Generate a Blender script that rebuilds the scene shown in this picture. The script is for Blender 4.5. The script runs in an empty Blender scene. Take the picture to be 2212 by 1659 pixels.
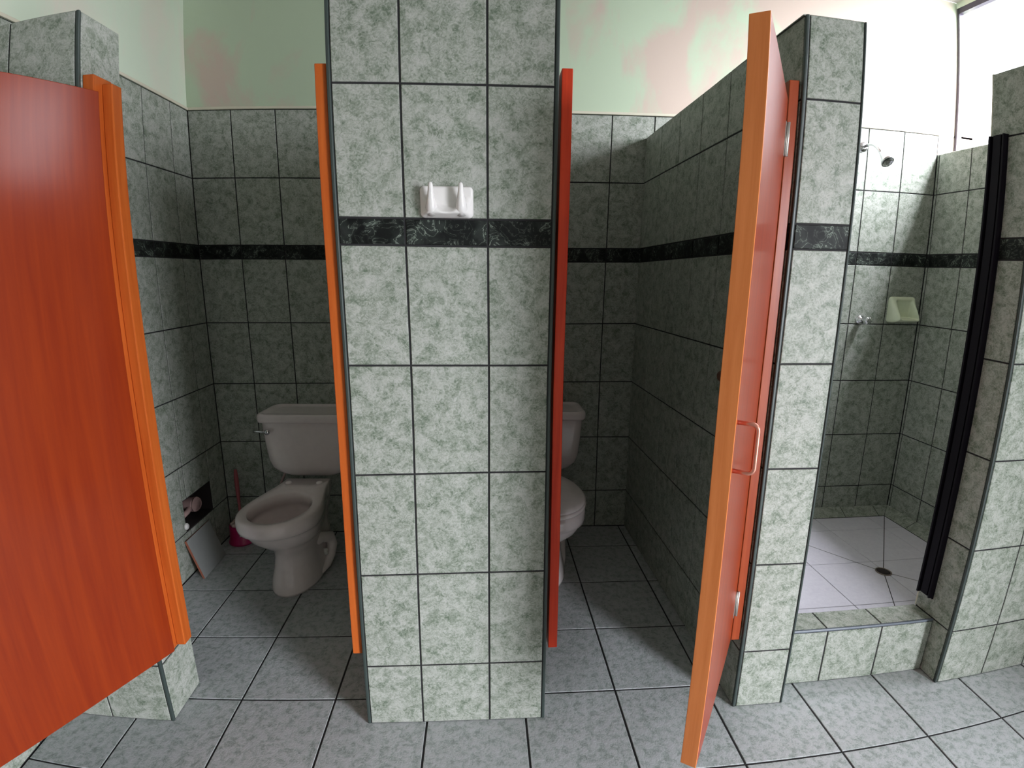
import bpy, bmesh, math, random
from mathutils import Vector, Matrix
random.seed(7)
sc = bpy.context.scene
col = sc.collection
D = bpy.data

# ---------------------------------------------------------------- camera (wide phone lens with its own barrel distortion)
CAM = Vector((-0.0213, -1.2839, 1.3192)); YAW, PITCH, ROLL = -0.056, -0.2096, 0.0063
fwd0 = Vector((-math.sin(YAW), math.cos(YAW), 0)); rt0 = Vector((math.cos(YAW), math.sin(YAW), 0)); up0 = Vector((0, 0, 1))
fw = fwd0 * math.cos(PITCH) + up0 * math.sin(PITCH)
u1 = -fwd0 * math.sin(PITCH) + up0 * math.cos(PITCH)
rt = rt0 * math.cos(ROLL) + u1 * math.sin(ROLL)
up = -rt0 * math.sin(ROLL) + u1 * math.cos(ROLL)
cd = D.cameras.new('camera'); cam = D.objects.new('camera', cd); col.objects.link(cam)
M = Matrix((rt, up, -fw)).transposed().to_4x4(); M.translation = CAM; cam.matrix_world = M
cd.sensor_width = 36.0; cd.clip_start = 0.01; cd.clip_end = 50
cd.type = 'PANO'
cc = cd.cycles if hasattr(cd, "cycles") else cd
cc.panorama_type = 'FISHEYE_LENS_POLYNOMIAL'
cc.fisheye_fov = math.radians(170)
cc.fisheye_polynomial_k0 = 0.0
cc.fisheye_polynomial_k1 = -0.05813411667
cc.fisheye_polynomial_k2 = 0.00045031262
cc.fisheye_polynomial_k3 = 3.49880977e-05
cc.fisheye_polynomial_k4 = -1.19227744e-06
sc.camera = cam

# ---------------------------------------------------------------- sky, daylight through the windows, exposure
SKY, SKY_SIDE, GROUND, ZENITH = 4.0, 15.5, 0.3, 10.0
w = D.worlds.new('sky'); sc.world = w; w.use_nodes = True
wn_ = w.node_tree; bg = wn_.nodes['Background']; bg.inputs[0].default_value = (0.93, 0.96, 1.04, 1)
tc = wn_.nodes.new('ShaderNodeTexCoord'); sx = wn_.nodes.new('ShaderNodeSeparateXYZ'); mr = wn_.nodes.new('ShaderNodeMapRange')
mr.interpolation_type = 'SMOOTHSTEP'
mr.inputs['From Min'].default_value = -0.6; mr.inputs['From Max'].default_value = -0.1
mr.inputs['To Min'].default_value = SKY_SIDE; mr.inputs['To Max'].default_value = SKY   # overcast sky, its brightness differs towards the entrance side (-y)
wn_.links.new(tc.outputs['Generated'], sx.inputs[0]); wn_.links.new(sx.outputs['Y'], mr.inputs['Value'])
mz = wn_.nodes.new('ShaderNodeMapRange'); mz.inputs['From Min'].default_value = -0.08; mz.inputs['From Max'].default_value = 0.02
mz.inputs['To Min'].default_value = GROUND; mz.inputs['To Max'].default_value = 1.0                 # darker ground below the horizon
mm_ = wn_.nodes.new('ShaderNodeMath'); mm_.operation = 'MULTIPLY'
wn_.links.new(sx.outputs['Z'], mz.inputs['Value']); wn_.links.new(mr.outputs[0], mm_.inputs[0]); wn_.links.new(mz.outputs[0], mm_.inputs[1])
mq = wn_.nodes.new('ShaderNodeMapRange'); mq.inputs['From Min'].default_value = 0.78; mq.inputs['From Max'].default_value = 0.95
mq.inputs['To Min'].default_value = 1.0; mq.inputs['To Max'].default_value = ZENITH
mp_ = wn_.nodes.new('ShaderNodeMath'); mp_.operation = 'MULTIPLY'
wn_.links.new(sx.outputs['Z'], mq.inputs['Value']); wn_.links.new(mq.outputs[0], mp_.inputs[0]); wn_.links.new(mm_.outputs[0], mp_.inputs[1])
wn_.links.new(mp_.outputs[0], bg.inputs[1])
WIN = (-0.35, 1.19, 1.955, 2.70)          # right window: y0, y1, z0, z1 in the wall plane x = 2.34
DOOR = (-3.00, -1.90, 0.0, 2.08)         # open entrance in the right wall, level with the photographer: y0, y1, z0, z1
def portal(name, loc, rot, sx, sy):
    l = D.lights.new(name, 'AREA'); l.shape = 'RECTANGLE'; l.size = sx; l.size_y = sy
    l.cycles.is_portal = True
    o = D.objects.new(name, l); o.location = loc; o.rotation_euler = rot; col.objects.link(o)
portal('window_daylight', (2.36, (WIN[0] + WIN[1]) / 2, (WIN[2] + WIN[3]) / 2), (0, math.radians(90), 0), WIN[3] - WIN[2], WIN[1] - WIN[0])
portal('entrance_daylight', (2.36, (DOOR[0] + DOOR[1]) / 2, (DOOR[2] + DOOR[3]) / 2), (0, math.radians(90), 0), DOOR[3] - DOOR[2], DOOR[1] - DOOR[0])
sc.view_settings.view_transform = 'Standard'; sc.view_settings.look = 'None'
sc.view_settings.gamma = 1.0; sc.view_settings.use_curve_mapping = False
sc.view_settings.exposure = 1.55
sc.cycles.use_denoising = True
sc.cycles.max_bounces = 10; sc.cycles.diffuse_bounces = 6; sc.cycles.glossy_bounces = 4
sc.cycles.sample_clamp_indirect = 8.0

# ---------------------------------------------------------------- materials
def new_mat(name):
    m = D.materials.new(name); m.use_nodes = True
    nt = m.node_tree; b = nt.nodes['Principled BSDF']
    return m, nt, b
def plain(name, c, rough=0.5, metal=0.0, coat=0.0, spec=0.5):
    m, nt, b = new_mat(name)
    n = nt.nodes.new('ShaderNodeTexNoise'); n.inputs['Scale'].default_value = 35; n.inputs['Detail'].default_value = 3
    r = nt.nodes.new('ShaderNodeMix'); r.data_type = 'RGBA'
    r.inputs['A'].default_value = (*[x * 0.93 for x in c], 1); r.inputs['B'].default_value = (*[min(1, x * 1.05) for x in c], 1)
    t = nt.nodes.new('ShaderNodeTexCoord'); nt.links.new(t.outputs['Object'], n.inputs['Vector'])
    nt.links.new(n.outputs['Fac'], r.inputs['Factor']); nt.links.new(r.outputs['Result'], b.inputs['Base Color'])
    b.inputs['Roughness'].default_value = rough; b.inputs['Metallic'].default_value = metal
    b.inputs['Coat Weight'].default_value = coat; b.inputs['Coat Roughness'].default_value = 0.12
    b.inputs['Specular IOR Level'].default_value = spec
    return m
def ramp(nt, stops):
    r = nt.nodes.new('ShaderNodeValToRGB'); e = r.color_ramp.elements
    while len(e) < len(stops): e.new(0.5)
    for el, (p, c) in zip(e, stops): el.position = p; el.color = (*c, 1)
    return r
def tile_mat(name, stops, scale=20.0, rough=0.42, dist=1.6, bump=0.12, fine=70.0, speck=0.25, vein=0.0, vscale=45.0):
    m, nt, b = new_mat(name)
    uv = nt.nodes.new('ShaderNodeUVMap'); uv.uv_map = 'UVMap'
    n1 = nt.nodes.new('ShaderNodeTexNoise'); n1.inputs['Scale'].default_value = scale; n1.inputs['Detail'].default_value = 6
    n1.inputs['Roughness'].default_value = 0.6; n1.inputs['Distortion'].default_value = dist
    n2 = nt.nodes.new('ShaderNodeTexNoise'); n2.inputs['Scale'].default_value = fine; n2.inputs['Detail'].default_value = 4; n2.inputs['Distortion'].default_value = 2.0
    mx = nt.nodes.new('ShaderNodeMix'); mx.data_type = 'FLOAT'; mx.inputs['Factor'].default_value = speck
    for n in (n1, n2): nt.links.new(uv.outputs[0], n.inputs['Vector'])
    nt.links.new(n1.outputs['Fac'], mx.inputs['A']); nt.links.new(n2.outputs['Fac'], mx.inputs['B'])
    val = mx.outputs['Result']
    if vein:
        n3 = nt.nodes.new('ShaderNodeTexNoise'); n3.inputs['Scale'].default_value = vscale; n3.inputs['Detail'].default_value = 3; n3.inputs['Distortion'].default_value = 2.4
        nt.links.new(uv.outputs[0], n3.inputs['Vector'])
        s1 = nt.nodes.new('ShaderNodeMath'); s1.operation = 'SUBTRACT'; s1.inputs[1].default_value = 0.5; nt.links.new(n3.outputs['Fac'], s1.inputs[0])
        s2 = nt.nodes.new('ShaderNodeMath'); s2.operation = 'ABSOLUTE'; nt.links.new(s1.outputs[0], s2.inputs[0])
        s3 = nt.nodes.new('ShaderNodeMapRange'); s3.inputs['From Max'].default_value = 0.05; s3.inputs['To Min'].default_value = vein; s3.inputs['To Max'].default_value = 0.0
        nt.links.new(s2.outputs[0], s3.inputs['Value'])
        s4 = nt.nodes.new('ShaderNodeMath'); s4.operation = 'ADD'; nt.links.new(val, s4.inputs[0]); nt.links.new(s3.outputs[0], s4.inputs[1])
        val = s4.outputs[0]
    r = ramp(nt, stops); nt.links.new(val, r.inputs['Fac'])
    nt.links.new(r.outputs['Color'], b.inputs['Base Color'])
    bp = nt.nodes.new('ShaderNodeBump'); bp.inputs['Strength'].default_value = bump; bp.inputs['Distance'].default_value = 0.004
    nt.links.new(val, bp.inputs['Height']); nt.links.new(bp.outputs['Normal'], b.inputs['Normal'])
    b.inputs['Roughness'].default_value = rough; b.inputs['Specular IOR Level'].default_value = 0.25
    return m
M_TILE = tile_mat('green_marbled_tile', [(0.36, (0.128, 0.162, 0.118)), (0.45, (0.232, 0.264, 0.212)), (0.54, (0.35, 0.366, 0.322)), (0.65, (0.445, 0.45, 0.415))], scale=28, dist=0.7, fine=85, speck=0.45, vein=0.06, vscale=40, bump=0.35)
M_FLOOR = tile_mat('speckled_floor_tile', [(0.38, (0.24, 0.275, 0.255)), (0.46, (0.335, 0.365, 0.355)), (0.52, (0.415, 0.43, 0.435)), (0.65, (0.455, 0.465, 0.48))], scale=42, rough=0.42, dist=0.3, bump=0.5, fine=90, speck=0.35)
M_SFLOOR = tile_mat('pale_lilac_shower_floor_tile', [(0.3, (0.66, 0.63, 0.71)), (0.7, (0.76, 0.73, 0.80))], scale=30, rough=0.35, bump=0.05)
M_GROUT = plain('dark_grout', (0.018, 0.017, 0.018), 0.85)
M_TRIM = plain('grey_green_corner_trim', (0.040, 0.055, 0.050), 0.4)
M_CREAM = plain('cream_trim', (0.62, 0.58, 0.46), 0.5)
def band_mat():
    m, nt, b = new_mat('black_green_marble_band')
    uv = nt.nodes.new('ShaderNodeUVMap'); uv.uv_map = 'UVMap'
    n0 = nt.nodes.new('ShaderNodeTexNoise'); n0.inputs['Scale'].default_value = 21; n0.inputs['Detail'].default_value = 6; n0.inputs['Roughness'].default_value = 0.6; n0.inputs['Distortion'].default_value = 1.6
    n1 = nt.nodes.new('ShaderNodeTexNoise'); n1.inputs['Scale'].default_value = 14; n1.inputs['Detail'].default_value = 3
    for n in (n0, n1): nt.links.new(uv.outputs[0], n.inputs['Vector'])
    a = nt.nodes.new('ShaderNodeMath'); a.operation = 'SUBTRACT'; a.inputs[1].default_value = 0.5; nt.links.new(n0.outputs['Fac'], a.inputs[0])
    a2 = nt.nodes.new('ShaderNodeMath'); a2.operation = 'ABSOLUTE'; nt.links.new(a.outputs[0], a2.inputs[0])
    r = ramp(nt, [(0.0, (0.21, 0.235, 0.20)), (0.006, (0.075, 0.092, 0.075)), (0.02, (0.016, 0.020, 0.017)), (0.2, (0.009, 0.009, 0.009))])
    nt.links.new(a2.outputs[0], r.inputs['Fac'])
    r2 = ramp(nt, [(0.47, (0.35, 0.35, 0.35)), (0.60, (1.7, 1.7, 1.7))]); nt.links.new(n1.outputs['Fac'], r2.inputs['Fac'])
    mu = nt.nodes.new('ShaderNodeMix'); mu.data_type = 'RGBA'; mu.blend_type = 'MULTIPLY'; mu.inputs['Factor'].default_value = 1
    nt.links.new(r.outputs['Color'], mu.inputs['A']); nt.links.new(r2.outputs['Color'], mu.inputs['B'])
    nt.links.new(mu.outputs['Result'], b.inputs['Base Color'])
    b.inputs['Roughness'].default_value = 0.55; b.inputs['Specular IOR Level'].default_value = 0.2
    return m
M_BAND = band_mat()
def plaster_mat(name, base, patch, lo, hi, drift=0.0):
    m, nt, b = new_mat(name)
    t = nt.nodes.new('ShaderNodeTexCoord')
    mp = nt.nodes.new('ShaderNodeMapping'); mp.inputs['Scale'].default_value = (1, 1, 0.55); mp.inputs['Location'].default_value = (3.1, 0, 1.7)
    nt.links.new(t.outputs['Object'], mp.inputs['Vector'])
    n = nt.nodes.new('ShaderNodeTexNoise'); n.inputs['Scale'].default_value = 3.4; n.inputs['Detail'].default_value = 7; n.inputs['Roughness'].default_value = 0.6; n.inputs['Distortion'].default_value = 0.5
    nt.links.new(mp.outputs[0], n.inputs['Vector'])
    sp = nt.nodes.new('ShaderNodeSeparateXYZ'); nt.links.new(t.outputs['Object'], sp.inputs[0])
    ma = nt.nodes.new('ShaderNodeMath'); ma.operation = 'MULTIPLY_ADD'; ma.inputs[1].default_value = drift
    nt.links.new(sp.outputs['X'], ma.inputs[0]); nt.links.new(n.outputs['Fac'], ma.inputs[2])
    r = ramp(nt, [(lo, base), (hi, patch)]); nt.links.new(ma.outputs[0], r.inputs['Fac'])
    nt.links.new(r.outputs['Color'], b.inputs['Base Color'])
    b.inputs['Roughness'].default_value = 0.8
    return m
M_PLASTER = plaster_mat('pale_green_plaster_peeling_and_evened_light', (0.47, 0.56, 0.41), (0.55, 0.445, 0.375), 0.47, 0.60, 0.055)  # peeling patches; their rise towards the window also evens its light in the colour
M_PLASTER2 = plaster_mat('pale_green_plaster_light_lifted', (0.60, 0.68, 0.54), (0.66, 0.63, 0.53), 0.45, 0.65)  # same paint, lightened in colour to lift the dim left wall
M_CEIL = plain('ceiling_paint', (0.42, 0.39, 0.36), 0.8)
M_REAR = plain('pale_painted_wall', (0.60, 0.60, 0.54), 0.7)
def wood_mat(name, dark, light, rough=0.3, coat=0.5, scale=3.0, axis='Z'):
    m, nt, b = new_mat(name)
    t = nt.nodes.new('ShaderNodeTexCoord'); mp = nt.nodes.new('ShaderNodeMapping')
    mp.inputs['Scale'].default_value = (14, 14, 0.7)
    nt.links.new(t.outputs['Object'], mp.inputs['Vector'])
    n = nt.nodes.new('ShaderNodeTexNoise'); n.inputs['Scale'].default_value = scale; n.inputs['Detail'].default_value = 6; n.inputs['Roughness'].default_value = 0.6; n.inputs['Distortion'].default_value = 0.3
    nt.links.new(mp.outputs[0], n.inputs['Vector'])
    r = ramp(nt, [(0.3, dark), (0.7, light)]); nt.links.new(n.outputs['Fac'], r.inputs['Fac'])
    nt.links.new(r.outputs['Color'], b.inputs['Base Color'])
    b.inputs['Roughness'].default_value = rough; b.inputs['Coat Weight'].default_value = coat; b.inputs['Coat Roughness'].default_value = 0.2; b.inputs['Specular IOR Level'].default_value = 0.12
    return m
M_DOOR = wood_mat('varnished_orange_wood', (0.205, 0.018, 0.0015), (0.27, 0.031, 0.0025), 0.5, 0.5)
M_EDGE = wood_mat('pale_orange_wood_edge', (0.55, 0.16, 0.042), (0.68, 0.225, 0.07), 0.4, 0.2, 5)
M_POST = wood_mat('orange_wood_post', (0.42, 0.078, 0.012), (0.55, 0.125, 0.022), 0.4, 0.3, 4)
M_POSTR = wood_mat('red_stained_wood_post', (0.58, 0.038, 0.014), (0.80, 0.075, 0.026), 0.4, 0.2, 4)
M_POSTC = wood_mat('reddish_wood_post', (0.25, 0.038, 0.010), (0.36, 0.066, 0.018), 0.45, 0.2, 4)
M_CERAM = plain('white_toilet_ceramic', (0.80, 0.71, 0.70), 0.12, coat=0.3)
M_CERAM2 = plain('grey_bowl_glaze', (0.55, 0.53, 0.52), 0.2)
M_SEAT = plain('pale_plastic_seat', (0.84, 0.76, 0.75), 0.25)
M_WHITE = plain('white_ceramic', (0.78, 0.75, 0.73), 0.12, coat=0.4)
M_SOAP = plain('pale_green_ceramic', (0.74, 0.80, 0.60), 0.2, coat=0.3)
M_CHROME = plain('chrome', (0.75, 0.75, 0.78), 0.14, metal=1.0)
M_COPPER = plain('copper_handle', (0.72, 0.30, 0.22), 0.28, metal=0.7)
M_HINGE = plain('steel_hinge', (0.62, 0.60, 0.56), 0.35, metal=0.8)
M_BLACK = plain('black_rail', (0.006, 0.004, 0.008), 0.6, spec=0.15)
M_MAG = plain('magenta_plastic', (0.42, 0.012, 0.10), 0.3)
M_PINK = plain('pink_plastic', (0.40, 0.09, 0.10), 0.4)
M_PETAL = plain('pale_petal_plastic', (0.72, 0.55, 0.50), 0.4)
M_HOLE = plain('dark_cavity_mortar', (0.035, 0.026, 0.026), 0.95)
M_CLAY = plain('red_clay', (0.30, 0.10, 0.06), 0.85)
M_BOARD = plain('grey_tile_face', (0.30, 0.31, 0.30), 0.5)
M_PIPE = plain('pinkish_pipe', (0.45, 0.30, 0.28), 0.5)
M_RUST = plain('rusty_brown', (0.16, 0.07, 0.045), 0.6)
M_DRAIN = plain('drain_metal', (0.30, 0.24, 0.20), 0.4, metal=0.7)
M_WHITEP = plain('white_plastic', (0.7, 0.68, 0.66), 0.4)

# ---------------------------------------------------------------- helpers
class MB:
    """collects faces with a material slot, then links them as ONE mesh object"""
    def __init__(s): s.bm = bmesh.new(); s.uv = s.bm.loops.layers.uv.new('UVMap')
    def face(s, pts, mi=0, uvs=None, smooth=False):
        vs = [s.bm.verts.new(p) for p in pts]
        f = s.bm.faces.new(vs); f.material_index = mi; f.smooth = smooth
        if uvs:
            for l, q in zip(f.loops, uvs): l[s.uv].uv = q
        return f
    def box(s, x0, x1, y0, y1, z0, z1, mi=0, M=None, bevel=0.0, seg=2):
        r = bmesh.ops.create_cube(s.bm, size=1.0)
        vs = r['verts']
        T = Matrix.Translation(((x0 + x1) / 2, (y0 + y1) / 2, (z0 + z1) / 2)) @ Matrix.Diagonal((x1 - x0, y1 - y0, z1 - z0, 1))
        bmesh.ops.transform(s.bm, matrix=(M @ T) if M else T, verts=vs)
        fs = {f for v in vs for f in v.link_faces}
        for f in fs: f.material_index = mi
        if bevel:
            es = list({e for v in vs for e in v.link_edges})
            b = bmesh.ops.bevel(s.bm, geom=es, offset=bevel, segments=seg, affect='EDGES', profile=0.5)
            for f in b['faces']: f.material_index = mi
    def loft(s, rings, mi=0, cap0=True, cap1=True, smooth=True, closed=True):
        R = [[s.bm.verts.new(p) for p in ring] for ring in rings]
        n = len(R[0])
        for a, b in zip(R, R[1:]):
            for i in range(n if closed else n - 1):
                j = (i + 1) % n
                f = s.bm.faces.new((a[i], a[j], b[j], b[i])); f.material_index = mi; f.smooth = smooth
        if cap0: f = s.bm.faces.new(R[0][::-1]); f.material_index = mi; f.smooth = smooth
        if cap1: f = s.bm.faces.new(R[-1]); f.material_index = mi; f.smooth = smooth
    def tube(s, pts, rads, n=14, mi=0, cap=True):
        pts = [Vector(p) for p in pts]
        if not hasattr(rads, '__len__'): rads = [rads] * len(pts)
        rings = []
        nrm = None
        for i, p in enumerate(pts):
            d = (pts[min(i + 1, len(pts) - 1)] - pts[max(i - 1, 0)]).normalized()
            if nrm is None:
                nrm = d.orthogonal().normalized()
            else:
                nrm = (nrm - d * nrm.dot(d)).normalized()
            bi = d.cross(nrm)
            rings.append([p + (nrm * math.cos(2 * math.pi * k / n) + bi * math.sin(2 * math.pi * k / n)) * rads[i] for k in range(n)])
        s.loft(rings, mi, cap, cap)
    def build(s, name, mats, parent=None, recalc=True):
        if recalc: bmesh.ops.recalc_face_normals(s.bm, faces=s.bm.faces[:])
        me = D.meshes.new(name); s.bm.to_mesh(me); s.bm.free()
        for m in (mats if isinstance(mats, (list, tuple)) else [mats]): me.materials.append(m)
        o = D.objects.new(name, me); col.objects.link(o)
        if parent is not None: o.parent = parent
        return o
def tag(o, label, cat, group=None, kind=None):
    o['label'] = label; o['category'] = cat
    if group: o['group'] = group
    if kind: o['kind'] = kind
    return o
def struct(o, label, cat): return tag(o, label, cat, kind='structure')
def thing(name, label, cat, loc=(0, 0, 0), rotz=0.0, group=None):
    o = D.objects.new(name, None); col.objects.link(o); o.location = loc; o.rotation_euler = (0, 0, rotz); o.empty_display_size = 0.1
    return tag(o, label, cat, group)

# ---- tiling: real tiles with a chamfered edge standing proud of a dark grout bed
H, H0, B = 0.2969, 0.2048, 0.0627
ZB0 = H0 + 4 * H; ZB1 = ZB0 + B; Z1 = ZB1 + H; HT = 1.951; ZT = 2.0456; ZC = 2.731
XL, XR, YB = -1.342, 2.2436, 1.2021
XW = 2.34
REAR = -3.65
ROWS = [0.0] + [H0 + k * H for k in range(5)] + [ZB1, Z1]
GAP = 0.0025; LIFT = 0.0025; CH = 0.0012
def clip_hole(r, hole):
    u0, u1, v0, v1 = r
    if hole is None: return [r]
    a0, a1, b0, b1 = hole
    if a0 >= u1 or a1 <= u0 or b0 >= v1 or b1 <= v0: return [r]
    out = []
    if u0 < a0 - .004: out.append((u0, a0, v0, v1))
    if u1 > a1 + .004: out.append((a1, u1, v0, v1))
    m0, m1 = max(u0, a0), min(u1, a1)
    if v0 < b0 - .004: out.append((m0, m1, v0, b0))
    if v1 > b1 + .004: out.append((m0, m1, b1, v1))
    return out
def tiles(mb, org, U, V, us, vs, band=None, mi=0, bmi=1, hole=None, gap=GAP):
    """org + u*U + v*V is the finished tile plane; the outside is U x V"""
    org, U, V = Vector(org), Vector(U).normalized(), Vector(V).normalized()
    N = U.cross(V).normalized()
    for i in range(len(us) - 1):
        for j in range(len(vs) - 1):
            for (u0, u1, v0, v1) in clip_hole((us[i], us[i + 1], vs[j], vs[j + 1]), hole):
                g = gap
                u0_, u1_, v0_, v1_ = u0 + g, u1 - g, v0 + g, v1 - g
                if u1_ - u0_ < .006 or v1_ - v0_ < .006: continue
                m = bmi if (band is not None and abs(vs[j] - band) < 1e-6) else mi
                ou, ov = random.uniform(0, 40), random.uniform(0, 40)
                c = CH
                out = [(u0_, v0_), (u1_, v0_), (u1_, v1_), (u0_, v1_)]
                inn = [(u0_ + c, v0_ + c), (u1_ - c, v0_ + c), (u1_ - c, v1_ - c), (u0_ + c, v1_ - c)]
                P = lambda q, h: org + U * q[0] + V * q[1] + N * h
                mb.face([P(q, 0) for q in inn], m, [(q[0] + ou, q[1] + ov) for q in inn])
                for k in range(4):
                    l = (k + 1) % 4
                    mb.face([P(out[k], -c), P(out[l], -c), P(inn[l], 0), P(inn[k], 0)], m, [(q[0] + ou, q[1] + ov) for q in (out[k], out[l], inn[l], inn[k])])
                    mb.face([P(out[k], -LIFT - .001), P(out[l], -LIFT - .001), P(out[l], -c), P(out[k], -c)], m, [(q[0] + ou, q[1] + ov) for q in (out[k], out[l], out[l], out[k])])
def grid(a, b, start, pitch):
    """boundaries a..b with grout lines at start + k*pitch between them"""
    k = math.ceil((a - start) / pitch + 1e-6); r = [a]
    while start + k * pitch < b - 1e-4:
        if start + k * pitch > a + 1e-4: r.append(start + k * pitch)
        k += 1
    return r + [b]
def rows(top): return [z for z in ROWS if z < top - .01] + [top]
TM = [M_TILE, M_BAND, M_GROUT, M_PLASTER, M_PLASTER2, M_CREAM]
L = LIFT

# ---------------------------------------------------------------- the room shell
f = MB()
f.box(XL, XW, REAR, YB, -0.10, -L, 2)
tiles(f, (0, 0, 0), (1, 0, 0), (0, 1, 0), grid(XL, XW, 0.0992, 0.3), grid(REAR, YB, 0.0966, 0.3), gap=.0031)
struct(f.build('floor', [M_FLOOR, M_BAND, M_GROUT], recalc=False), 'grey speckled square floor tiles with dark grout lines', 'floor')

c = MB(); c.box(XL, XW + .12, REAR, YB, ZC, ZC + .1)
struct(c.build('ceiling', M_CEIL), 'dull grey ceiling seen only at the top right corner', 'ceiling')

b = MB()
b.box(XL - .15, XW + .12, YB + L, YB + .15, -0.1, ZT, 2)
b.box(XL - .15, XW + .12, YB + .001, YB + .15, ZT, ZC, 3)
b.box(XR + .002, XW + .12, YB + .001, YB + .15, HT, ZT + .01, 3)
tiles(b, (0, YB, 0), (1, 0, 0), (0, 0, 1), grid(XL, -0.05, -0.947, 0.2), rows(ZT), band=ZB0)
tiles(b, (0, YB, 0), (1, 0, 0), (0, 0, 1), grid(-0.05, 0.92, 0.571, 0.2), rows(ZT), band=ZB0)
tiles(b, (0, YB, 0), (1, 0, 0), (0, 0, 1), grid(0.92, XR, 1.844, 0.2), rows(ZT), band=ZB0)
struct(b.build('wall_back', TM, recalc=False), 'back wall tiled green below a black band with peeling pale plaster above', 'wall')

HOLE = (0.830, 1.062, 0.205, 0.350)       # y0 y1 z0 z1 on the left wall
l = MB()
y0h, y1h, z0h, z1h = HOLE
for (a, b_, z0, z1) in ((REAR, y0h, -.1, ZT), (y1h, YB, -.1, ZT), (y0h, y1h, -.1, z0h), (y0h, y1h, z1h, ZT)):
    l.box(XL - .15, XL - L, a, b_, z0, z1, 2)
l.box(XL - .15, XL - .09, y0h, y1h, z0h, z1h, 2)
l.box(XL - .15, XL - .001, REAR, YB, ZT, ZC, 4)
def tiles_x(mb, x, sgn, ys, vs, **k):
    """tiles on a plane x = const that faces +x (sgn 1) or -x (sgn -1)"""
    if sgn > 0: tiles(mb, (x, 0, 0), (0, 1, 0), (0, 0, 1), ys, vs, **k)
    else: tiles(mb, (x, 0, 0), (0, -1, 0), (0, 0, 1), [-y for y in ys][::-1], vs, **k)
tiles_x(l, XL, 1, grid(REAR, YB, 1.062, 0.2), rows(ZT), band=ZB0, hole=HOLE)
wl = struct(l.build('wall_left', TM, recalc=False), 'left wall of green tiles with a broken hole near the floor, pale green plaster above', 'wall')
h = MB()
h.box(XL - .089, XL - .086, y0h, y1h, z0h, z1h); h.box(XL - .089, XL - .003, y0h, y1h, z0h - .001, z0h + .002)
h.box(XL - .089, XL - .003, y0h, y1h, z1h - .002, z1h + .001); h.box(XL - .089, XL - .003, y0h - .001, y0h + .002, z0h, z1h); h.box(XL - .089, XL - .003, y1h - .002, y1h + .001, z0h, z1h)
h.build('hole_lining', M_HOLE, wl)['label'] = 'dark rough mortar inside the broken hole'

t = MB(); t.box(XL + .006, XR + .09, YB - .006, YB - .0005, ZT, ZT + .012, 0, bevel=.002)
struct(t.build('trim_1', M_CREAM), 'thin cream bead along the top of the back wall tiles', 'trim')
t = MB(); t.box(XL + .0005, XL + .006, REAR + .1, YB - .001, ZT, ZT + .012, 0, bevel=.002)
struct(t.build('trim_2', M_CREAM), 'thin cream bead along the top of the left wall tiles', 'trim')

# right wall: low tiled wall, window opening above it in the outer plane, closed piers elsewhere
r = MB()
r.box(XR + L, XW + .10, 0.167, YB, -0.1, HT - L, 2)                   # shower side wall (its top is the sill)
tiles_x(r, XR, -1, grid(0.167, YB, 0.986, 0.2), rows(HT), band=ZB0)
tiles(r, (0, 0, HT), (1, 0, 0), (0, 1, 0), [XR, XW], grid(0.167, YB, 0.986, 0.2))
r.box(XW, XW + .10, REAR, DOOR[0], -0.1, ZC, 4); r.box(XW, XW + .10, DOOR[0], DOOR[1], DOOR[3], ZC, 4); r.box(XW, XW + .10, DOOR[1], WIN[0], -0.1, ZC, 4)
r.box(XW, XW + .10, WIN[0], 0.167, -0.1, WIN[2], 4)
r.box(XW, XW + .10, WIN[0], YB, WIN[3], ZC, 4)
struct(r.build('wall_right', TM, recalc=False), 'low green tiled wall at the right of the shower under the bright window', 'wall')
wn = MB()
for (a, b_, z0, z1) in ((WIN[1] - .004, WIN[1] + .009, WIN[2], WIN[3]), (WIN[0], WIN[0] + .02, WIN[2], WIN[3]), (WIN[0], WIN[1], WIN[3] - .03, WIN[3]), (WIN[0], WIN[1], WIN[2], WIN[2] + .012)):
    wn.box(XW + .002, XW + .03, a, b_, z0, z1, 0)
struct(wn.build('window_1', plain('dark_window_frame', (0.06, 0.05, 0.07), 0.4)), 'bright overexposed window above the low shower wall at the top right', 'window')

# wall behind the photographer
r = MB()
r.box(XL - .15, XW + .1, REAR - .1, REAR, -.1, ZC, 0)
struct(r.build('wall_front', M_REAR), 'plain plaster wall behind the photographer', 'wall')

# ---- stall fronts and partitions
def trim_strip(parent, x0, x1, y0, y1, z0=0.0, z1=HT, mat=None):
    m = MB(); m.box(x0, x1, y0, y1, z0, z1, 0, bevel=.003)
    return m.build('corner_trim', mat or M_TRIM, parent)
def front_block(name, x0, x1, cols, label, sides=(True, True), y1=0.167, tl=True, tr=True):
    e = .009
    m = MB()
    m.box(x0 + L, x1 - L, L, y1 - L, -.05, HT - L, 2)
    us = [x0 + (e if tl else 0)] + [c_ for c_ in cols] + [x1 - (e if tr else 0)]
    tiles(m, (0, 0, 0), (1, 0, 0), (0, 0, 1), us, rows(HT), band=ZB0)
    if sides[0]: tiles_x(m, x0, -1, [e if tl else 0, y1], rows(HT), band=ZB0)
    if sides[1]: tiles_x(m, x1, 1, [e if tr else 0, y1], rows(HT), band=ZB0)
    tiles(m, (0, 0, HT), (1, 0, 0), (0, 1, 0), us, [0, y1])
    tiles(m, (0, y1, 0), (-1, 0, 0), (0, 0, 1), [-u for u in us][::-1], rows(HT), band=ZB0)
    o = struct(m.build(name, TM, recalc=False), label, 'wall')
    if tl: trim_strip(o, x0 - .0006, x0 + e, -.0006, e)
    if tr: trim_strip(o, x1 - e, x1 + .0006, -.0006, e)
    return o
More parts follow.
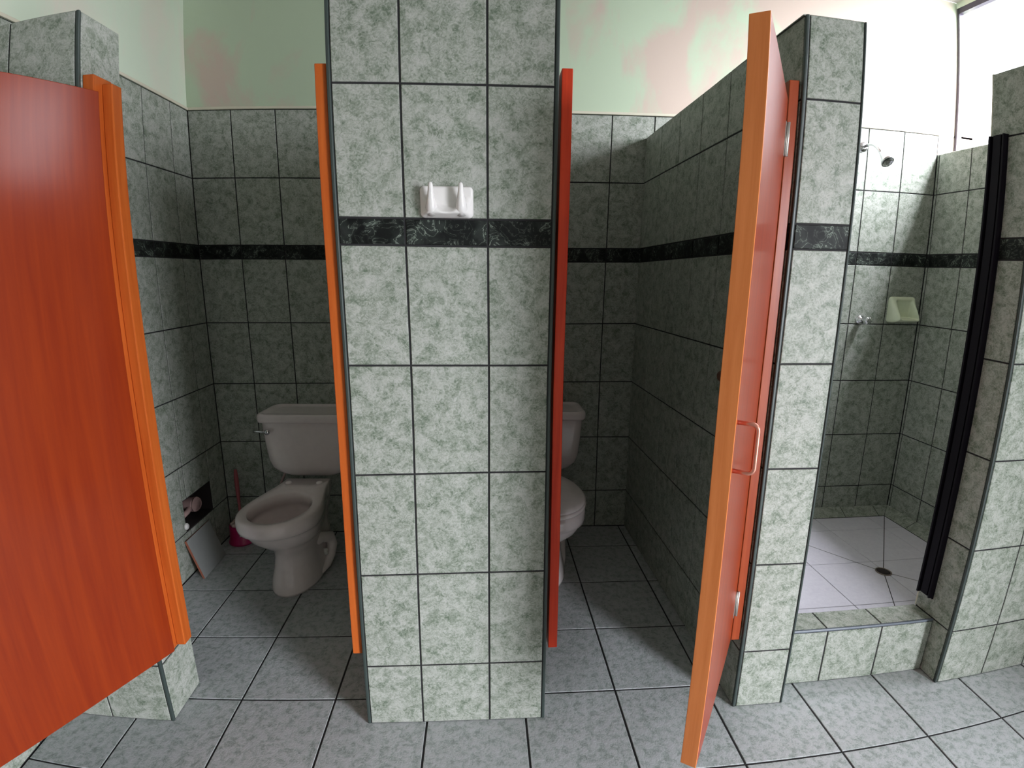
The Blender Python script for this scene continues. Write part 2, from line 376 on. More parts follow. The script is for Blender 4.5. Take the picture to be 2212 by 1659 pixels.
front_block('wall_front_left', XL + .001, -0.973, [-1.178], 'tiled front wall beside the left stall, half hidden by the big orange door', (False, True), tl=False)
front_block('wall_center_pillar', -0.3775, 0.1559, [-0.2111, -0.0111], 'wide central pillar of green tiles with a black band between the two stalls')
def partition(name, xa0, xa1, xb, label, y0=0.165):
    m = MB()
    ang = Vector((xa1 - xa0, YB - 0, 0)).normalized()
    pts = [(xa0 + (xa1 - xa0) * y0 / YB + L, y0), (xb - L, y0), (xb - L, YB), (xa1 + L, YB)]
    bt = [(p[0], p[1], -.05) for p in pts]; tp = [(p[0], p[1], HT - L) for p in pts]
    m.face(tp, 2); m.face(bt[::-1], 2)
    for i in range(4):
        j = (i + 1) % 4; m.face([bt[i], bt[j], tp[j], tp[i]], 2)
    return m, ang
# partition between the stalls (behind the central pillar)
m, _ = partition('x', -0.19, -0.19, -0.03, '')
tiles_x(m, -0.19, -1, grid(0.167, YB, 0.99, 0.2), rows(HT), band=ZB0); tiles_x(m, -0.03, 1, grid(0.167, YB, 0.99, 0.2), rows(HT), band=ZB0)
tiles(m, (0, 0, HT), (1, 0, 0), (0, 1, 0), [-.19, -.03], grid(0.167, YB, 0.99, 0.2))
struct(m.build('wall_stall_divider', TM, recalc=False), 'tiled divider between the two toilet stalls behind the central pillar', 'wall')
# right pillar and partition in one run: the pillar's left face carries on into the stall
m, ang = partition('x', 0.7542, 0.7325, 0.9202, '', L)
tiles(m, (0.7542, 0, 0), -ang, (0, 0, 1), [-y for y in grid(0.009, YB, 0.99, 0.2)][::-1], rows(HT), band=ZB0)
tiles_x(m, 0.9202, 1, grid(0.009, YB, 0.99, 0.2), rows(HT), band=ZB0)
tiles(m, (0, 0, 0), (1, 0, 0), (0, 0, 1), [0.7542 + .009, 0.9202 - .006], rows(HT), band=ZB0)
tiles(m, (0, 0, HT), (1, 0, 0), (0, 1, 0), [0.745, 0.9202], grid(0, YB, 0.99, 0.2))
wp = struct(m.build('wall_right_pillar', TM, recalc=False), 'narrow tiled pillar and partition between the right stall and the shower', 'wall')
trim_strip(wp, 0.7542 - .0006, 0.7542 + .009, -.0006, .009); trim_strip(wp, 0.9202 - .006, 0.9202 + .0006, -.0006, .006)
# wall to the right of the shower opening
wj = front_block('wall_shower_jamb', 1.4945, XW, [1.699, 1.899, 2.099, 2.299], 'tiled front wall at the right edge beside the shower opening, carrying the black rail', (True, False), tr=False, y1=0.1655)
trim_strip(wj, 1.4935, 1.500, 0.160, 0.1665, 0.206, HT, M_CREAM)

# shower curb and shower floor
m = MB()
CZ = H0 + .0015
m.box(0.9202 + .001, 1.4945 - .001, 0.074 + L, 0.167, -.05, CZ - L, 2)
tiles(m, (0, 0.074, 0), (1, 0, 0), (0, 0, 1), grid(0.9212, 1.4935, 1.093, 0.2005), [0, CZ - .007])
tiles(m, (0, 0, CZ), (1, 0, 0), (0, 1, 0), grid(0.9212, 1.4935, 1.093, 0.2005), [0.081, 0.167])
tiles(m, (0, 0.167, 0), (-1, 0, 0), (0, 0, 1), [-u for u in grid(0.9212, 1.4935, 1.093, 0.2005)][::-1], [0, CZ])
cb = struct(m.build('shower_curb', TM, recalc=False), 'low tiled step across the shower opening', 'step')
mm = MB(); mm.box(0.9212, 1.4935, 0.0735, 0.081, CZ - .007, CZ + .0006, 0, bevel=.002); mm.build('corner_trim', plain('blue_grey_edge_trim', (0.13, 0.15, 0.18), 0.35), cb)
m = MB(); SZ = 0.045; DR = (1.757, 0.615)
m.box(0.9215, XR - .001, 0.168, YB - .001, -.002, SZ - L, 2)
tiles(m, (0, 0, SZ), (1, 0, 0), (0, 1, 0), grid(0.9215, XR - .001, 1.455, 0.3105), grid(0.168, YB - .001, 0.40, 0.303), gap=.0013)
def strip(p, q, wd=.0035):
    p, q = Vector((*p, SZ + .0004)), Vector((*q, SZ + .0004)); d = (q - p).normalized(); s_ = Vector((-d.y, d.x, 0)) * wd / 2
    m.face([p - s_, q - s_, q + s_, p + s_], 2)
for q in ((2.185, 1.143), (1.43, 1.03), (1.50, 0.168), (2.185, 0.25)): strip(DR, q)
struct(m.build('floor_shower', [M_SFLOOR, M_BAND, M_GROUT], recalc=False), 'pale lilac tiled shower floor cut with lines running to the drain', 'floor')
# sloped tile cove around the shower floor
m = MB()
co, ct = 0.06, 0.082
def sl(p0, p1, dn):
    p0, p1, dn = Vector(p0), Vector(p1), Vector(dn)
    return p0, p1, dn
for k, x in enumerate(zip(grid(0.9215, XR - co, 1.75, 0.2)[:-1], grid(0.9215, XR - co, 1.75, 0.2)[1:])):
    a, b_ = x; b2 = b_ + (co if abs(b_ - (XR - co)) < 1e-6 else 0)
    ou = random.uniform(0, 30)
    m.face([(a + .0015, YB - co, SZ + .002), (b_ - .0015, YB - co, SZ + .002), (b2 - .0015, YB - .001, ct), (a + .0015, YB - .001, ct)], 0, [(a + ou, 0), (b_ + ou, 0), (b2 + ou, .07), (a + ou, .07)])
g = grid(0.168, YB - co, 0.786, 0.2)
for a, b_ in zip(g[:-1], g[1:]):
    b2 = b_ + (co if abs(b_ - (YB - co)) < 1e-6 else 0); ou = random.uniform(0, 30)
    m.face([(XR - co, a + .0015, SZ + .002), (XR - .001, a + .0015, ct), (XR - .001, b2 - .0015, ct), (XR - co, b_ - .0015, SZ + .002)], 0, [(a + ou, 0), (a + ou, .07), (b2 + ou, .07), (b_ + ou, 0)])
m.face([(0.9215, YB - co - .003, SZ + .0003), (XR - co, YB - co - .003, SZ + .0003), (XR - .001, YB - .001, ct - .004), (0.9215, YB - .001, ct - .004)], 2)
m.face([(XR - co - .003, .168, SZ + .0003), (XR - .001, .168, ct - .004), (XR - .001, YB - .001, ct - .004), (XR - co - .003, YB - co, SZ + .0003)], 2)
struct(m.build('baseboard_shower', TM, recalc=False), 'sloping green tile skirting around the shower floor', 'baseboard')

# ---------------------------------------------------------------- wooden door posts
PZ0, PZ1 = 0.243, 1.797
def post(x0, x1, y0, y1, stop, mat, label):
    m = MB(); m.box(x0, x1, y0, y1, PZ0, PZ1, 0, bevel=.002)
    o = m.build('door_post', mat); tag(o, label, 'door post', 'wooden posts at the stall openings')
    if stop:
        m = MB(); m.box(*stop, 0, bevel=.003); m.build('stop_strip', mat, o)
    return o
post(-0.9724, -0.943, 0.014, 0.085, (-0.943, -0.916, 0.046, 0.085, PZ0 + .004, 1.782), M_POST, 'orange wooden post holding the big open door at the far left')
post(-0.4075, -0.3795, 0.010, 0.085, None, M_POST, 'bright orange wooden post on the left side of the central pillar')
post(0.1635, 0.190, 0.010, 0.085, (0.190, 0.1945, 0.046, 0.085, PZ0 + .004, 1.776), M_POSTR, 'dark red wooden post on the right side of the central pillar')
post(0.7235, 0.7500, 0.010, 0.085, None, M_POSTC, 'orange wooden post on the narrow right pillar behind the half open door')

# ---------------------------------------------------------------- stall doors
DT = 0.0345
def stall_door(label, hinge, d, wdt, side, DZ0, DZ1):
    """hinge: seen face's hinge corner, d: direction hinge -> free edge, side: +1/-1 where the thickness lies"""
    d = Vector((d[0], d[1], 0)).normalized()
    o = thing('stall_door', label, 'door', (hinge[0], hinge[1], DZ0), math.atan2(d.y, d.x), 'wooden stall doors')
    hgt = DZ1 - DZ0
    m = MB(); m.box(0, wdt - .005, min(0, side * DT), max(0, side * DT), 0, hgt, 0, bevel=.0015)
    m.build('door_leaf', M_DOOR, o)
    m = MB()
    y0, y1 = min(0, side * DT), max(0, side * DT)
    m.box(wdt - .005, wdt, y0, y1, 0, hgt, 0, bevel=.001)
    m.build('edge_strip', M_EDGE, o)['label'] = 'paler raw wood edge of the door'
    return o, d
# left door: swung out past a right angle, its inner face towards the camera
ld, d1 = stall_door('big orange door swung wide open across the left edge', (-0.9168, -0.0042), (-0.412, -0.911), 0.550, -1, 0.266, 1.748)
for z in (0.10, 1.40):
    m = MB(); m.tube([(.004, -DT - .004, z), (.004, -DT - .004, z + .08)], .004, 10); m.build('hinge', M_HINGE, ld)['label'] = 'small steel hinge'
# right door: half open, seen nearly edge on
rd, d2 = stall_door('half open orange door seen edge on in front of the right stall', (0.7192, 0.0050), (-0.5545, -0.832), 0.495, -1, 0.250, 1.750)
for z in (0.085, 1.365):
    m = MB(); m.tube([(-.001, .0055, z), (-.001, .0055, z + .08)], .004, 10)
    m.box(.0, .018, -.001, .0012, z, z + .08, 0); m.build('hinge', M_HINGE, rd)['label'] = 'small steel hinge'
hz0, hz1 = 0.952 - 0.25, 1.05 - 0.25
m = MB(); hx = 0.495 - .03; pr = .036
pts = [(hx, -.001, hz0)] + [(hx, pr - .012 + .012 * math.sin(a), hz0 + .012 - .012 * math.cos(a)) for a in [k * math.pi / 2 / 6 for k in range(7)]] + \
      [(hx, pr - .012 + .012 * math.cos(a), hz1 - .012 + .012 * math.sin(a)) for a in [k * math.pi / 2 / 6 for k in range(7)]] + [(hx, -.001, hz1)]
m.tube(pts, .0045, 12); m.build('door_handle', M_COPPER, rd)['label'] = 'coppery pink pull handle'

# ---------------------------------------------------------------- toilets
def outline(yf, yw, yb, hw, hwb, z, n=26, ns=9):
    """egg-fronted outline with a neck at the back (toilet-local: x centred, y to the wall)"""
    p = []
    for k in range(n + 1):
        a = math.pi * k / n
        p.append((-hw * math.cos(a), yw - (yw - yf) * math.sin(a), z))
    for k in range(1, ns + 1):
        t_ = k / ns; s_ = 0.5 - 0.5 * math.cos(math.pi * t_)
        p.append((hw + (hwb - hw) * s_, yw + (yb - yw) * t_, z))
    for k in range(1, 4): p.append((hwb - 2 * hwb * k / 4, yb, z))
    for k in range(ns, 0, -1):
        t_ = k / ns; s_ = 0.5 - 0.5 * math.cos(math.pi * t_)
        p.append((-(hw + (hwb - hw) * s_), yw + (yb - yw) * t_, z))
    return p
def egg(yf, yw, yb, hw, z, n=60):
    p = []
    for k in range(n):
        a = 2 * math.pi * k / n
        s_ = math.sin(a); p.append((hw * math.cos(a), yw + ((yb - yw) if s_ > 0 else (yw - yf)) * s_, z))
    return p
def rrect(hx, y0, y1, r, z, n=6):
    p = []
    for cx, cy, a0 in ((hx - r, y1 - r, 0), (-hx + r, y1 - r, 90), (-hx + r, y0 + r, 180), (hx - r, y0 + r, 270)):
        for k in range(n + 1):
            a = math.radians(a0 + 90 * k / n); p.append((cx + r * math.cos(a), cy + r * math.sin(a), z))
    return p
def toilet(loc, rz, label, with_seat, lever=True):
    """local origin on the floor at the wall, y = -distance from the wall"""
    o = thing('toilet', label, 'toilet', loc, rz, 'white toilets in the stalls')
    yo = -1.19
    Y = lambda v: v + yo
    m = MB()
    prof = [  # yf, yw, yb, hw, hwb, z
        (.640, .80, 1.02, .101, .085, 0), (.638, .80, 1.02, .103, .086, .012), (.648, .80, 1.02, .097, .080, .05), (.664, .80, 1.02, .086, .072, .10), (.670, .80, 1.01, .080, .07, .15),
        (.662, .80, 1.0, .083, .07, .185), (.640, .78, .99, .095, .075, .212), (.605, .74, .98, .118, .08, .240), (.570, .70, .98, .136, .088, .272), (.548, .68, .98, .145, .093, .305), (.540, .675, .98, .148, .096, .322),
        (.524, .67, .98, .153, .100, .326), (.508, .665, .98, .158, .101, .334), (.502, .665, .98, .160, .102, .350), (.501, .665, .98, .160, .102, .374), (.504, .665, .98, .157, .101, .386), (.512, .665, .98, .150, .098, .391)]
    outer = [outline(Y(a), Y(b_), Y(c_), hw, hwb, z) for a, b_, c_, hw, hwb, z in prof]
    n = len(outer[0])
    # inner opening resampled with the same number of points, by direction from its centre
    def inner(yf, yw, yb, hw, z):
        ref = outer[-1]; r_ = []
        for q in ref:
            a = math.atan2((q[1] - Y(yw)) / (.165), q[0] / .15)
            s_ = math.sin(a); r_.append((hw * math.cos(a), Y(yw) + ((yb - yw) if s_ > 0 else (yw - yf)) * s_, z))
        return r_
    inn = [inner(.534, .675, .836, .122, .391), inner(.539, .675, .832, .118, .385), inner(.543, .675, .828, .115, .372), inner(.545, .675, .826, .114, .340),
           inner(.538, .675, .832, .119, .337), inner(.548, .69, .83, .112, .318), inner(.585, .71, .83, .088, .270), inner(.64, .74, .83, .058, .225), inner(.68, .76, .825, .038, .195), inner(.70, .765, .82, .03, .16)]
    m.loft(outer + inn, 0, cap0=True, cap1=True)
    # rear trapway foot at each side
    for sx in (-1, 1):
        m.tube([(sx * .045, Y(.80), .145), (sx * .075, Y(.87), .150), (sx * .096, Y(.925), .128), (sx * .104, Y(.935), .085), (sx * .104, Y(.905), .045), (sx * .100, Y(.86), .022), (sx * .088, Y(.80), .014), (sx * .078, Y(.76), .012)], [.020, .026, .027, .025, .022, .0205, .014, .010], 16)
    bowl = m.build('bowl', M_CERAM, o)
    for sx in (-1, 1):
        m = MB(); m.loft([[(sx * .07 + r_ * math.cos(2 * math.pi * k / 20), Y(.925) + r_ * math.sin(2 * math.pi * k / 20), z) for k in range(20)] for r_, z in ((.0145, .389), (.0145, .395), (.011, .399), (.004, .400))])
        m.build('seat_bolt_cap', M_SEAT, bowl)
        m = MB(); m.loft([[(sx * .090 + r_ * math.cos(2 * math.pi * k / 14), Y(.885) + r_ * math.sin(2 * math.pi * k / 14), z) for k in range(14)] for r_, z in ((.012, .060), (.012, .080), (.006, .088))])
        m.build('floor_bolt_cap', M_WHITEP, bowl)
    m = MB()
    tp = [(.100, 1.03, .384, .05), (.135, 1.015, .392, .06), (.168, 1.003, .410, .06), (.190, .996, .435, .055), (.199, .992, .470, .05), (.206, .989, .55, .045), (.212, .986, .655, .04), (.212, .986, .668, .04)]
    m.loft([rrect(hx, Y(y0), Y(1.185), r_, z) for hx, y0, z, r_ in tp])
    m.build('tank', M_CERAM, o)
    m = MB()
    lp = [(.214, .984, .657, .04), (.224, .972, .660, .042), (.226, .970, .668, .044), (.226, .970, .686, .044), (.223, .973, .695, .044), (.216, .980, .699, .042), (.206, .990, .698, .038), (.198, .999, .692, .032), (.17, 1.03, .691, .03)]
    m.loft([rrect(hx, Y(y0), Y(1.188 - max(0, .226 - hx) * .6), r_, z) for hx, y0, z, r_ in lp])
    m.build('tank_lid', M_CERAM, o)
    m = MB()
    lx, ly, lz = -.168, Y(.985), .618
    m.tube([(lx, ly + .006, lz), (lx, ly - .012, lz)], [.008, .007], 12)
    m.loft([[(lx + .013 * math.cos(2 * math.pi * k / 16) * s_, ly - .012 - dy, lz + .013 * math.sin(2 * math.pi * k / 16) * s_) for k in range(16)] for s_, dy in ((.6, -.004), (1, 0), (1, .005), (.6, .010), (.1, .012))])
    m.tube([(lx, ly - .014, lz), (lx - .02, ly - .016, lz + .002), (lx - .045, ly - .014, lz + .004), (lx - .062, ly - .013, lz + .003)], [.006, .0045, .005, .0065], 10)
    m.build('flush_lever', M_CHROME, o)
    if with_seat:
        m = MB()
        A = [egg(Y(.500), Y(.67), Y(.90), .160, .394), egg(Y(.497), Y(.67), Y(.90), .163, .398), egg(Y(.497), Y(.67), Y(.90), .163, .406), egg(Y(.502), Y(.67), Y(.90), .158, .410)]
        m.loft(A); m.build('seat', M_SEAT, o)
        m = MB()
        A = [egg(Y(.504), Y(.67), Y(.905), .157, .4115), egg(Y(.500), Y(.67), Y(.905), .161, .415), egg(Y(.500), Y(.67), Y(.905), .161, .424), egg(Y(.512), Y(.67), Y(.90), .150, .431), egg(Y(.56), Y(.67), Y(.86), .10, .434)]
        m.loft(A); m.build('seat_lid', M_SEAT, o)
    return o
toilet((-0.832, 1.19, 0), -0.05, 'white toilet with no seat and an open bowl in the left stall', False)
toilet((0.238, 1.19, 0), 0.0, 'white toilet with its seat lid closed in the right stall', True)

# water supply valve by the left tank
v = MB()
v.tube([(-1.045, YB, .262), (-1.045, 1.155, .262)], .011, 12); v.tube([(-1.045, 1.15, .262), (-1.04, 1.145, .30), (-1.02, 1.14, .34), (-.99, 1.12, .40)], .006, 10)
v.loft([[(-1.045 + r_ * math.cos(2 * math.pi * k / 12), y_, .262 + .7 * r_ * math.sin(2 * math.pi * k / 12)) for k in range(12)] for r_, y_ in ((.016, 1.155), (.018, 1.147), (.016, 1.138), (.004, 1.137))])
tag(v.build('supply_valve', M_PIPE), 'small pinkish water valve on the back wall below the left tank', 'valve')

# ---------------------------------------------------------------- toilet brush in its magenta holder
bx, by = -1.246, 1.123
o = thing('brush_holder', 'magenta round toilet brush holder on the floor in the corner of the left stall', 'brush holder', (bx, by, 0))
m = MB(); m.loft([[(r_ * math.cos(2 * math.pi * k / 28), r_ * math.sin(2 * math.pi * k / 28), z) for k in range(28)] for r_, z in ((.062, .001), (.066, .004), (.066, .014), (.060, .02), (.058, .06), (.056, .095), (.054, .098), (.050, .098), (.050, .09), (.02, .088))])
m.build('bucket', M_MAG, o)
m = MB()
for k in range(9):
    a = 2 * math.pi * k / 9
    cx, cy = .038 * math.cos(a), .038 * math.sin(a)
    m.loft([[(cx + r_ * math.cos(2 * math.pi * q / 10), cy + r_ * math.sin(2 * math.pi * q / 10), z) for q in range(10)] for r_, z in ((.010, .092), (.014, .098), (.013, .106), (.008, .111), (.002, .112))])
m.build('petal_rim', M_PETAL, o)['label'] = 'ring of pale petals around the top'
m = MB()
for k in (0, 1):
    a = math.radians(-72); z = .052 + k * .013
    c_, s_ = math.cos(a), math.sin(a)
    P = lambda t_, zz, r_: (r_ * c_ - t_ * s_, r_ * s_ + t_ * c_, zz)
    m.face([P(-.006, z, .0592), P(.006, z, .0592), P(.006, z + .004, .0592), P(-.006, z + .004, .0592)])
m.build('mark', M_WHITEP, o)
bb = thing('toilet_brush', 'pink handled toilet brush standing in the magenta holder', 'brush', (bx, by, .09))
m = MB(); m.tube([(0, 0, .0), (0, 0, .03), (-.002, .004, .10), (-.006, .012, .16), (-.010, .02, .24), (-.012, .025, .285)], [.010, .0085, .006, .009, .011, .007], 12)
m.build('handle', M_PINK, bb)
m = MB(); m.tube([(0, 0, .004), (0, 0, .014), (0, 0, .024)], [.020, .017, .011], 14); m.build('collar', M_MAG, bb)

# ---------------------------------------------------------------- loose tile, pipe and cap at the hole
cbl, cbr, ctr, ctl = Vector((-1.267, .785, .001)), Vector((-1.271, .990, .001)), Vector((-1.335, 1.000, .178)), Vector((-1.331, .795, .178))
nn = (cbr - cbl).cross(ctl - cbl).normalized()
m = MB()
th = .010
if nn.x < 0: nn = -nn
fr = [cbl, cbr, ctr, ctl]; bk = [p - nn * th + Vector((0, 0, 0.0)) for p in fr]
bk = [Vector((max(p.x, XL + .001), p.y, max(p.z, .001))) for p in bk]
m.face(fr, 0); m.face(bk[::-1], 1)
for i in range(4):
    j = (i + 1) % 4; m.face([fr[i], bk[i], bk[j], fr[j]], 1)
tag(m.build('loose_tile', [M_BOARD, M_CLAY]), 'grey tile with a red clay edge leaning below the hole in the left wall', 'tile')
m = MB()
cy, cz = .945, .285
m.tube([(XL - .085, cy + .02, cz - .01), (XL - .05, cy + .01, cz - .004), (XL - .012, cy, cz)], [.034, .034, .034], 20, cap=False)
m.tube([(XL - .012, cy, cz), (XL - .010, cy, cz), (XL - .012, cy, cz), (XL - .06, cy + .012, cz - .005)], [.034, .031, .028, .026], 20, cap=False)
m.tube([(XL - .03, y0h + .004, .262), (XL - .03, .90, .268), (XL - .035, .94, .282)], .012, 12)
tag(m.build('pipe_stub', M_PIPE), 'pinkish pipe end showing inside the hole in the left wall', 'pipe')
m = MB(); m.loft([[(XL + dx, .822 + r_ * math.cos(2 * math.pi * k / 14), .236 + 1.2 * r_ * math.sin(2 * math.pi * k / 14)) for k in range(14)] for r_, dx in ((.013, .0005), (.013, .008), (.009, .013), (.002, .014))])
tag(m.build('plastic_plug', M_WHITEP), 'tiny white round plug at the lower left corner of the wall hole', 'plug')

# small rusty plug in the partition behind the half open door
px = 0.7542 - (0.7542 - 0.7325) * .287 / YB
m = MB(); m.loft([[(px - dx, .287 + r_ * math.cos(2 * math.pi * k / 18), 1.007 + r_ * math.sin(2 * math.pi * k / 18)) for k in range(18)] for r_, dx in ((.017, .0002), (.017, .006), (.013, .010), (.009, .006), (.003, .005))])
tag(m.build('wall_plug', M_RUST), 'small rusty brown plug in the dark partition tiles beside the half open door', 'plug')

# ---------------------------------------------------------------- white double hook on the central pillar
def height_plate(name, mat, nx, nz, w_, h_, fn, parent, yback=0.0):
    """front relief: x in [0,w], z in [0,h], stands fn(x/w, z/h) proud towards -y"""
    m = MB(); V = [[None] * (nz + 1) for _ in range(nx + 1)]
    for i in range(nx + 1):
        for j in range(nz + 1):
            u, v_ = i / nx, j / nz
            V[i][j] = m.bm.verts.new((u * w_, -fn(u, v_), v_ * h_))
    for i in range(nx):
        for j in range(nz):
            q = m.bm.faces.new((V[i][j], V[i + 1][j], V[i + 1][j + 1], V[i][j + 1])); q.smooth = True
    # back
    edge = [V[i][0] for i in range(nx + 1)] + [V[nx][j] for j in range(1, nz + 1)] + [V[i][nz] for i in range(nx - 1, -1, -1)] + [V[0][j] for j in range(nz - 1, 0, -1)]
    bk = [m.bm.verts.new((e.co.x, 0.0, e.co.z)) for e in edge]
    for i in range(len(edge)):
        j = (i + 1) % len(edge); q = m.bm.faces.new((edge[i], bk[i], bk[j], edge[j])); q.smooth = False
    m.bm.faces.new(bk)
    return m.build(name, mat, parent)
def sstep(a, b_, x):
    t_ = min(1, max(0, (x - a) / (b_ - a))); return t_ * t_ * (3 - 2 * t_)
W_, H_ = .127, .0725
hk = thing('towel_hook', 'white ceramic double hook plate above the black band on the central pillar', 'hook', (-0.1722, -0.0004, 1.4563), 0)
PX = (.0285 / W_, .0985 / W_)
def hook_relief(u, v_):
    x, z = u * W_, v_ * H_
    # rounded corner plate
    r_ = .011; dx = max(0, r_ - min(x, W_ - x)); dz = max(0, r_ - min(z, H_ - z)); d = r_ - math.hypot(dx, dz)
    plate = .010 * math.sqrt(max(0.0, min(1.0, d / r_)) * (2 - max(0.0, min(1.0, d / r_)))) + .0012
    # body: shelf that swells to the bottom, bowed up towards the two prongs
    e = 0.0
    cx = abs(x - W_ / 2); bow = .018 + .020 * (min(cx, .036) / .036) ** 2.0
    side = sstep(0.002, .022, min(x, W_ - x))
    body = .024 * sstep(bow + .012, bow - .012, z) * side * sstep(0, .010, z)
    pr = 0
    for p in PX:
        pr = max(pr, .022 * math.exp(-((x - p * W_) / .0075) ** 2) * sstep(.068, .03, z) * sstep(0, .02, z))
    return plate + max(body, pr) * (1 if d > 0 else 0)
# the grid is warped so that the plate's corners are round
def rounded_plate(name, mat, w_, h_, r_, fn, parent, nx=52, nz=34):
    m = MB(); V = []
    for i in range(nx + 1):
        row = []
        for j in range(nz + 1):
            x, z = w_ * i / nx, h_ * j / nz
            dx = (r_ - x) if x < r_ else ((x - (w_ - r_)) if x > w_ - r_ else 0)
            dz = (r_ - z) if z < r_ else ((z - (h_ - r_)) if z > h_ - r_ else 0)
            X, Z = x, z
            if dx > 0 and dz > 0:
                mx = max(dx, dz); hy = math.hypot(dx, dz); s_ = mx / hy
                X = x + (1 - s_) * dx * (1 if x < r_ else -1); Z = z + (1 - s_) * dz * (1 if z < r_ else -1)
            row.append(m.bm.verts.new((X, -fn(x / w_, z / h_), Z)))
        V.append(row)
    for i in range(nx):
        for j in range(nz):
            q = m.bm.faces.new((V[i][j], V[i + 1][j], V[i + 1][j + 1], V[i][j + 1])); q.smooth = True
    edge = [V[i][0] for i in range(nx + 1)] + [V[nx][j] for j in range(1, nz + 1)] + [V[i][nz] for i in range(nx - 1, -1, -1)] + [V[0][j] for j in range(nz - 1, 0, -1)]
    bk = [m.bm.verts.new((e.co.x, 0.0, e.co.z)) for e in edge]
    for i in range(len(edge)):
        j = (i + 1) % len(edge); q = m.bm.faces.new((edge[i], bk[i], bk[j], edge[j]))
    m.bm.faces.new(bk)
    return m.build(name, mat, parent)
def hook_relief2(u, v_):
    x, z = u * W_, v_ * H_
    d = min(x, W_ - x, z, H_ - z); k = min(1, d / .007)
    plate = .004 + .006 * math.sqrt(max(0, k * (2 - k)))
    cx = abs(x - W_ / 2); bow = .016 + .022 * (min(cx, .036) / .036) ** 2
    side = sstep(0.002, .024, min(x, W_ - x))
    body = .020 * sstep(bow + .014, bow - .010, z) * side * sstep(0, .012, z)
    return plate + body
rounded_plate('plate', M_WHITE, W_, H_, .011, hook_relief2, hk)
for p in PX:
    x = p * W_
    m = MB(); m.tube([(x, -.010, .014), (x, -.021, .022), (x, -.028, .034), (x, -.032, .048), (x, -.0335, .060), (x, -.0345, .070), (x, -.035, .0745), (x, -.035, .0765)], [.0155, .0145, .0115, .0085, .0066, .0056, .0045, .002], 16)
    m.build('prong', M_WHITE, hk)

# ---------------------------------------------------------------- shower fittings
o = thing('wall_shower', 'chrome shower head on a short arm high on the shower wall', 'shower head', (1.815, YB, 1.955))
m = MB(); m.loft([[(r_ * math.cos(2 * math.pi * k / 24), -y_, r_ * math.sin(2 * math.pi * k / 24)) for k in range(24)] for r_, y_ in ((.027, .0005), (.027, .004), (.020, .011), (.010, .014))]); m.build('flange', M_CHROME, o)
m = MB(); m.tube([(0, -.010, 0), (0, -.05, .002), (0, -.075, -.003), (0, -.098, -.018), (0, -.125, -.045), (0, -.135, -.055)], .0075, 14); m.build('arm', M_CHROME, o)
m = MB()
dv = Vector((0, -.70, -.72)).normalized(); p0 = Vector((0, -.130, -.050)); sd = Vector((1, 0, 0)); u3 = dv.cross(sd)
m.loft([[p0 + dv * t_ + (sd * math.cos(2 * math.pi * k / 24) + u3 * math.sin(2 * math.pi * k / 24)) * r_ for k in range(24)] for r_, t_ in ((.008, 0), (.011, .006), (.011, .016), (.014, .026), (.022, .050), (.028, .066), (.028, .074), (.024, .076), (.023, .072), (.004, .071))])
m.build('head', M_CHROME, o)
o = thing('shower_valve', 'small chrome tap sticking out of the shower wall left of the soap dish', 'tap', (1.905, YB, 1.118))
m = MB(); m.loft([[(r_ * math.cos(2 * math.pi * k / 24), -y_, r_ * math.sin(2 * math.pi * k / 24)) for k in range(24)] for r_, y_ in ((.024, .0005), (.024, .004), (.016, .010), (.012, .012), (.012, .03))]); m.build('flange', M_CHROME, o)
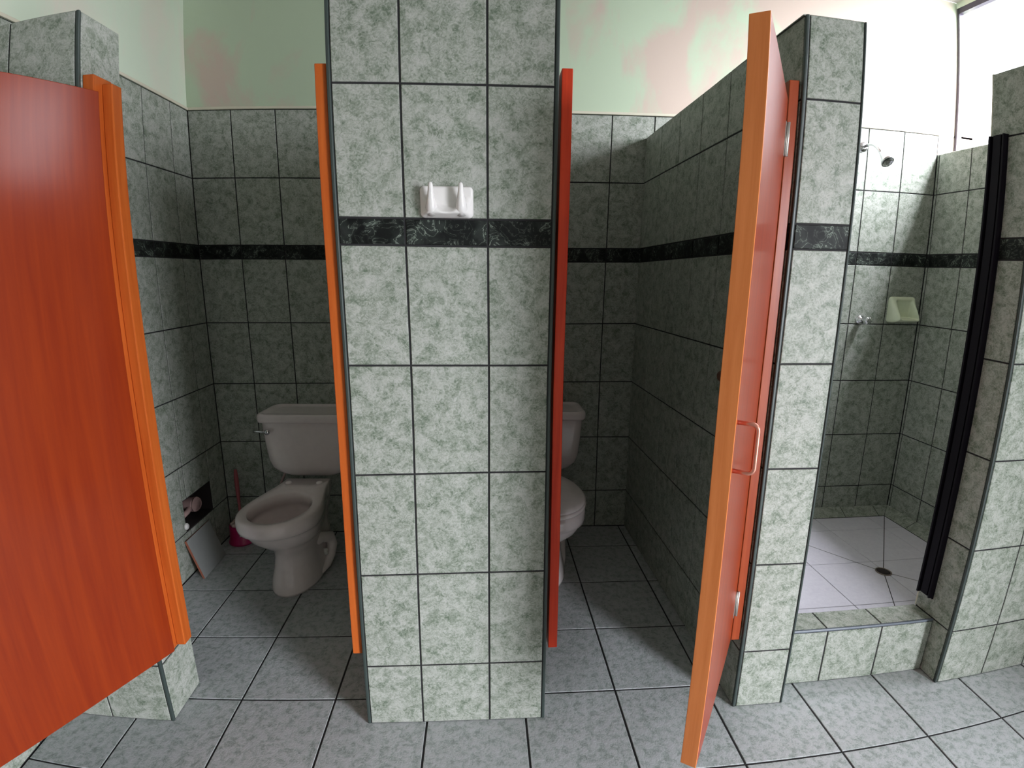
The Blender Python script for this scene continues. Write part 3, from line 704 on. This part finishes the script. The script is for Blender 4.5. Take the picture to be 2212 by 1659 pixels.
m = MB(); m.loft([[(r_ * (1 + .10 * math.cos(6 * 2 * math.pi * k / 36)) * math.cos(2 * math.pi * k / 36), -y_, r_ * (1 + .10 * math.cos(6 * 2 * math.pi * k / 36)) * math.sin(2 * math.pi * k / 36)) for k in range(36)] for r_, y_ in ((.012, .028), (.018, .032), (.019, .060), (.016, .068), (.006, .071))]); m.build('knob', M_CHROME, o)
SW, SH = .150, .132
def soap_relief(u, v_):
    x, z = u * SW, v_ * SH
    d = min(x, SW - x, z, SH - z); k = min(1, d / .022)
    edge = math.sqrt(max(0, k * (2 - k)))
    wedge = .016 + .056 * sstep(1.0, .10, v_)
    # scooped basin
    bu = sstep(.17, .30, u) * sstep(.90, .80, u); bv = sstep(.12, .22, v_) * sstep(.93, .80, v_)
    basin = bu * bv * (wedge - .008)
    return .004 + (wedge - .004) * edge - basin * edge
o = rounded_plate('soap_dish', M_SOAP, SW, SH, .016, soap_relief, None, 48, 44)
o.location = (2.054, YB - .0002, 1.106); tag(o, 'pale green ceramic soap dish set on the shower wall', 'soap dish')

o = thing('floor_drain', 'small round dark drain where the shower floor lines meet', 'drain', (DR[0], DR[1], SZ))
m = MB(); m.loft([[(r_ * math.cos(2 * math.pi * k / 28), r_ * math.sin(2 * math.pi * k / 28), z) for k in range(28)] for r_, z in ((.034, .0006), (.034, .003), (.029, .0035), (.0285, .0015))], cap0=True, cap1=False); m.build('rim', M_DRAIN, o)
m = MB(); m.loft([[(r_ * math.cos(2 * math.pi * k / 28), r_ * math.sin(2 * math.pi * k / 28), z) for k in range(28)] for r_, z in ((.0284, .0012), (.0284, .0018))])
for k in range(-2, 3): m.box(-.024, .024, k * .010 - .0015, k * .010 + .0015, .0018, .0028, 0)
m.build('grate', M_HOLE, o)

# black rail on the shower jamb
o = thing('shower_rail', 'tall black metal rail fixed upright on the tiled jamb at the shower opening', 'rail', (1.4945, .126, .27))
m = MB(); RH = 1.488
m.box(-.006, -.0005, -.029, .029, 0, RH, 0); m.box(-.020, -.006, -.029, -.022, .004, RH, 0, bevel=.001); m.box(-.020, -.006, .022, .029, 0, RH, 0, bevel=.001); m.box(-.016, -.006, -.014, .014, .006, RH, 0)
m.build('channel', M_BLACK, o)
for z in (.53, .75, .83):
    m = MB(); m.tube([(-.004, .029, z), (-.004, .036, z)], [.005, .0035], 10); m.build('screw', M_BLACK, o)
